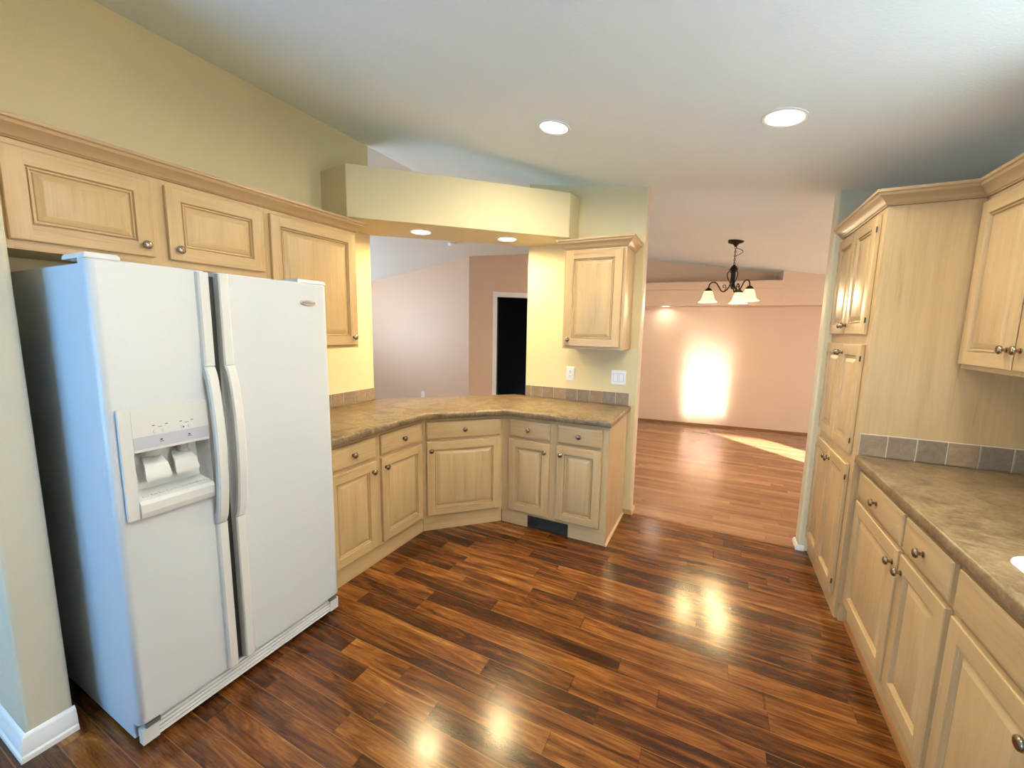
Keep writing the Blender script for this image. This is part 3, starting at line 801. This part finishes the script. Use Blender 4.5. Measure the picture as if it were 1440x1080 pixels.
# dispenser
bz = MB(); bx0, bx1, bz0, bz1 = .027, .290, .855, 1.232; hx0, hx1, hz0, hz1 = .060, .287, .915, 1.082
def fbox(mb, x0, x1, z0, z1, y0, y1, mi=0): mb.box(x0, x1, y0, y1, z0, z1, mi)
mb = MB()
fbox(mb, bx0, hx0, bz0, bz1, -.012, .001); fbox(mb, hx1, bx1, bz0, bz1, -.010, .001); fbox(mb, hx0, hx1, hz1, bz1, -.011, .001)
mb.loops([[(x, .001, bz0), (x, -.016, bz0), (x, -.022, bz0+.02), (x, -.022, hz0-.012), (x, -.012, hz0), (x, .001, hz0)] for x in (hx0, hx1)])
b = mb.build('dispenser_bezel', FR_PL, dl, smooth=False, bevel=.002)
mb = MB(); mb.box(hx0+.002, hx1-.002, -.0125, -.0112, 1.092, 1.135); mb.build('control_strip', FR_GREY, b, smooth=False)
for x in (.125, .150, .205, .228):
    MB().lathe([(.0085, 0), (.008, .002), (.001, .0025)], c=(x, -.0112, 1.146), axis=(0, -1, 0), seg=14).build('control_button', FR_PL, b)
for x in (.119, .156, .199, .234): MB().box(x-.004, x+.004, -.0118, -.0111, 1.166, 1.1685).build('control_mark', INK, b, smooth=False)
for x in (.1375, .2165): MB().box(x-.006, x+.006, -.0118, -.0111, 1.160, 1.1615).build('control_mark', INK, b, smooth=False)
MB().lathe([(.0028, 0), (.001, .0006)], c=(.205, -.0137, 1.146), axis=(0, -1, 0), seg=8).build('control_mark', INK, b)
for x in (.138, .222):
    MB().box(x-.0055, x+.0055, -.0130, -.0126, 1.108, 1.110).build('control_mark', INK, b, smooth=False)
    MB().box(x-.004, x+.003, -.0130, -.0126, 1.113, 1.118).build('control_mark', INK, b, smooth=False)
# recess
mb = MB(); cy0, cy1 = .0, .052
ins = [(.060, .915), (.287, .915), (.287, 1.082), (.060, 1.082)]
back = [(.072, .935), (.275, .935), (.270, 1.078), (.077, 1.078)]
mb.loops([[(x, -.006, z) for x, z in ins], [(x, .0555, z) for x, z in back]], cap0=False, cap1=True)
b2 = mb.build('dispenser_recess', FR_PL, dl, smooth=False)
for x0_, dx in ((.088, .075), (.175, .075)):
    mb = MB(); rings = []
    for z, y, e in ((1.052, .040, .012), (1.040, .030, .008), (1.022, .008, .004), (.985, -.004, 0), (.972, -.002, .004)):
        rings.append([(x0_+e, y+.009, z+.004), (x0_+e, y, z), (x0_+dx-e, y, z), (x0_+dx-e, y+.009, z+.004)])
    mb.loops(rings); mb.build('dispenser_paddle', FR_PL, b2, ang=30)
CHUTE = plain('grey_chute', (.35, .36, .36), .4)
MB().lathe([(.034, 1.0815), (.032, 1.064), (.024, 1.056), (.018, 1.056)], c=(.118, .022, 0), seg=16).build('dispenser_chute', CHUTE, b2)
MB().lathe([(.018, 1.0815), (.016, 1.05), (.012, 1.05)], c=(.212, .024, 0), seg=12).build('dispenser_chute', CHUTE, b2)
mb = MB()
for k in range(9): mb.box(.078+.0235*k, .094+.0235*k, .004, .046, .921, .924)
mb.build('drip_grate', FR_PL, b2, smooth=False)
# base grille
g = MB()
for k in range(5): g.loops([[(x, .034, .026+.0145*k), (x, .008+.002*k, .026+.0145*k), (x, .011+.002*k, .0350+.0145*k), (x, .034, .0350+.0145*k)] for x in (.050, FWD-.050)])
for a, c_ in ((.006, .055), (FWD-.055, FWD-.006)): g.box(a, c_, .008, .036, .020, .078)
g.box(.052, FWD-.052, .030, .036, .020, .094)
gr_ = g.build('base_grille', FR_PL, fr, smooth=False)
MB().box(.0555, FWD-.0555, .0285, .0297, .024, .093).build('grille_gap_shade', FR_DARK, gr_, smooth=False)  # dark sheet standing in for shade behind the slats
GH = plain('grey_hinge', (.10, .10, .11), .4)
for a in (.018, FWD-.060): MB().box(a, a+.042, .004, .018, .080, .0955).build('hinge_foot', GH, fr, smooth=False)
for a in (.05, FWD-.09):
    for yy in (.10, .68): MB().lathe([(.02, 0), (.02, .0225)], c=(a+.02, yy, 0), seg=12).build('roller_foot', FR_DARK, fr)
for a0, a1 in ((-.0, .085), (FWD-.150, FWD-.002)):
    mb = MB(); mb.loops([[(a0+i, .006+i*1.2, z), (a1-i, .006+i*1.2, z), (a1-i, .17-i, z), (a0+i, .17-i, z)] for i, z in ((.0, 1.7075), (.001, 1.718), (.006, 1.7245))]); mb.build('hinge_cover', FR_PL, fr, ang=40)
# badge
bq = MB(); bq.lathe([(.001, 0), (.041, 0), (.041, .002), (.036, .0038), (.001, .0042)], c=(1.521-F0, -.0005, 1.618), axis=(0, -1, 0), seg=28, sx=1, sy=.34); bg = bq.build('badge', BADGE, dr)
def text_mesh(s, size, name, mat, parent, loc, rot, ext=.0004):
    cu = bpy.data.curves.new(name, 'FONT'); cu.body = s; cu.size = size; cu.extrude = ext; cu.align_x = 'CENTER'; cu.align_y = 'CENTER'
    t = bpy.data.objects.new(name, cu); COL.objects.link(t)
    dg = bpy.context.evaluated_depsgraph_get(); me = bpy.data.meshes.new_from_object(t.evaluated_get(dg))
    bpy.data.objects.remove(t, do_unlink=True); me.materials.clear(); me.materials.append(mat)
    o = bpy.data.objects.new(name, me); COL.objects.link(o); o.parent = parent; o.location = loc; o.rotation_euler = rot
    return o
text_mesh('Whirlpool', .0155, 'badge_lettering', INK, bg, (1.521-F0, -.0048, 1.618), (R90, 0, 0))

# ------------------------------------------------------------------ recessed lights
def can_light(label, x, y, z, slope, r=.078, energy=20, col=(1, .86, .62), group=None, glow=.062):
    n = Vector((slope, 0, -1)).normalized() if slope else Vector((0, 0, -1))     # outward (down) normal of the ceiling
    root = empty('recessed_light', (x, y, z), 0, label=label, cat='recessed light', group=group)
    root.rotation_euler = (-n).to_track_quat('Z', 'Y').to_euler()
    mb = MB(); mb.lathe([(r*1.2, -.0008), (r*1.2, -.004), (r*1.12, -.007), (r, -.005), (r*.97, -.001)], seg=32, cap=False); mb.build('trim_ring', plain('white_trim_ring', (.78, .76, .70), .4), root)
    mb = MB(); mb.lathe([(r*.97, -.0025), (.001, -.0022)], seg=32, cap=False); mb.build('diffuser', DIFF, root)
    L = lamp('can_lamp', 'AREA', (0, 0, -.012), energy, col, None, shape='DISK', size=2*glow); L.parent = root; L.data.spread = math.radians(170)
    return root
KZ = lambda x: CEIL(x)-.0002
can_light('round recessed ceiling light left of the other, above the kitchen floor', 1.599, 2.534, KZ(1.599), -.15, energy=12, col=(1, .87, .63))
can_light('round recessed ceiling light at right, nearest the pantry', 2.710, 2.537, KZ(2.71), -.15, energy=12, col=(1, .87, .63))
can_light('added recessed ceiling light above the middle of the kitchen floor, out of view', 2.05, .98, KZ(2.05), -.15, energy=15, col=(1, .88, .66))  # added unseen lamp that warms the far cabinets
can_light('added recessed ceiling light above the white sink, out of view', 3.28, 1.35, KZ(3.28), -.15, energy=13, col=(1, .94, .84))  # added unseen lamp that lights the right counter and tiles
can_light('round recessed light in the soffit underside, left of the pair over the peninsula', .457, 2.772, 2.2268, 0, r=.068, energy=11, col=(1, .74, .36))
can_light('round recessed light in the soffit underside, right of the pair over the peninsula', .948, 3.234, 2.2268, 0, r=.068, energy=11, col=(1, .74, .36))
lx, ly = LW(1.72, .17)
can_light('small recessed light under the plant shelf of the far peach wall', lx, ly, 1.9128, 0, r=.06, energy=1.3, col=(1, .9, .75))

# smoke detector glimpsed under the soffit edge
sm = empty('smoke_detector', (-1.018, 5.30, CEIL(-1.018)-.0005), 0, label='tiny white smoke detector on the living room ceiling, just below the soffit edge', cat='smoke detector')
mb = MB(); mb.lathe([(.06, -.004), (.06, -.025), (.045, -.04), (.02, -.044), (.001, -.044)], seg=24); mb.build('housing', PLASTIC_W, sm)
mb = MB(); mb.lathe([(.064, .0), (.064, -.006), (.061, -.006)], seg=24); mb.build('mounting_base', PLASTIC_W, sm)

# floor register by the far wall
rx, ry = LW(1.60, .12)
fv = empty('floor_register', (rx, ry, .0), math.atan(.1), label='thin brown floor register lying beside the far peach wall', cat='vent')
mb = MB(); mb.box(-.15, .15, -.05, -.04, .0005, .005); mb.box(-.15, .15, .04, .05, .0005, .005); mb.box(-.15, -.14, -.04, .04, .0005, .005); mb.box(.14, .15, -.04, .04, .0005, .005); mb.build('register_frame', BROWNV, fv, smooth=False)
mb = MB()
for k in range(14): mb.box(-.135+.0195*k, -.123+.0195*k, -.04, .04, .001, .004)
mb.build('register_slats', BROWNV, fv, smooth=False)

# ------------------------------------------------------------------ chandelier
CX, CYY = 2.612, 5.37
cz = CEIL(CX)
ch = empty('chandelier', (CX, CYY, cz), 0, label='dark iron chandelier with three lit amber glass shades hanging in the dining area', cat='chandelier')
mb = MB(); mb.lathe([(.078, .012), (.078, -.012), (.07, -.02), (.03, -.034), (.016, -.05), (.010, -.062), (.001, -.062)], seg=24)
mb.build('canopy', IRON, ch)
# chain links
mb = MB(); zt = -.062
for k in range(9):
    zc = zt-.012-.0205*k; a = (k % 2)*R90
    pts = [(math.cos(a)*.0075*math.cos(t), math.sin(a)*.0075*math.cos(t), zc+.0145*math.sin(t)) for t in [2*PI*i/12 for i in range(12)]]
    mb.tube(pts, .0026, 6, closed=True)
mb.build('chain', IRON, ch)
mb = MB(); mb.tube([(.004+.0*t, 0, -.06) if t == 0 else (.004+.075*math.sin(PI*t)**1.0*.9, -.02*math.sin(PI*t), -.075-.085*t) for t in [i/16 for i in range(17)]], .0028, 6); mb.build('cord', IRON, ch)
mb = MB(); mb.lathe([(.001, -.195), (.010, -.198), (.012, -.205), (.024, -.215), (.034, -.232), (.038, -.245), (.044, -.250), (.044, -.256), (.030, -.262), (.020, -.270), (.014, -.285), (.013, -.40), (.020, -.42), (.016, -.44), (.008, -.455), (.001, -.462)], c=(0, 0, -.05), seg=20)
mb.build('centre_column', IRON, ch)
right = Vector((.894, .448, 0)); tow = Vector((.446, -.895, 0))
def bez(P, n=12):
    out = []
    for i in range(len(P)-1):
        p0 = P[max(i-1, 0)]; p1 = P[i]; p2 = P[i+1]; p3 = P[min(i+2, len(P)-1)]
        for k in range(n):
            t = k/n
            out.append(tuple(.5*((2*b)+(-a+c)*t+(2*a-5*b+4*c-d)*t*t+(-a+3*b-3*c+d)*t**3) for a, b, c, d in zip(p0, p1, p2, p3)))
    out.append(tuple(P[-1])); return out
ZS = .0
for ang in (-75, -195, 45):
    a = math.radians(ang)
    dv = right*math.cos(a)+tow*(-math.sin(a))
    RZ = lambda r, z: (dv.x*r*.83, dv.y*r*.83, z-.05)
    P = [RZ(.020, -.265), RZ(.022, -.36), RZ(.038, -.43), RZ(.085, -.480), RZ(.125, -.478), RZ(.160, -.435), RZ(.195, -.392), RZ(.240, -.382), RZ(.275, -.405), RZ(.285, -.445)]
    mb = MB(); mb.tube(bez(P), .0068, 8)
    arm = mb.build('arm', IRON, ch)
    mb = MB()
    S = [RZ(.026, -.40), RZ(.055, -.355), RZ(.072, -.31), RZ(.062, -.275), RZ(.038, -.272), RZ(.026, -.285)]
    mb.tube(bez(S), .0045, 6)
    S2 = [RZ(.090, -.474), RZ(.075, -.445), RZ(.082, -.418), RZ(.102, -.412), RZ(.112, -.428), RZ(.102, -.442), RZ(.094, -.434)]
    mb.tube(bez(S2), .004, 6); mb.build('scroll', IRON, arm)
    cx_, cy_ = dv.x*.285*.83, dv.y*.285*.83
    mb = MB(); mb.lathe([(.006, -.438), (.020, -.448), (.034, -.462), (.040, -.478), (.030, -.480)], c=(cx_, cy_, -.05), seg=18); mb.build('socket_cup', IRON, arm)
    mb = MB(); prof = [(.036, -.476), (.044, -.492), (.052, -.515), (.059, -.545), (.068, -.570), (.086, -.590), (.097, -.596), (.094, -.598), (.084, -.593), (.065, -.573), (.056, -.546), (.049, -.516), (.041, -.494), (.034, -.479)]
    mb.lathe(prof, c=(cx_, cy_, -.05), seg=28, cap=False); mb.build('glass_shade', SHADE, arm)
    mb = MB(); mb.lathe([(.001, -.480), (.012, -.484), (.014, -.51), (.026, -.545), (.024, -.565), (.012, -.578), (.001, -.580)], c=(cx_, cy_, -.05), seg=16); mb.build('bulb', BULB, arm)
    L = lamp('chandelier_lamp', 'POINT', (cx_, cy_, -.67), 13, (1, .82, .5), None, shadow_soft_size=.04); L.parent = ch

# repeats of one kind share a group
GROUPS = {'recessed_light': 'recessed lights', 'wall_outlet': 'wall outlets', 'base_cabinet': 'base cabinets', 'wall_cabinet': 'wall cabinets',
          'backsplash': 'tile backsplashes', 'crown_moulding': 'crown mouldings', 'countertop': 'countertops'}
for o in COL.objects:
    k = o.name.split('.')[0]
    if o.parent is None and k in GROUPS: o['group'] = GROUPS[k]
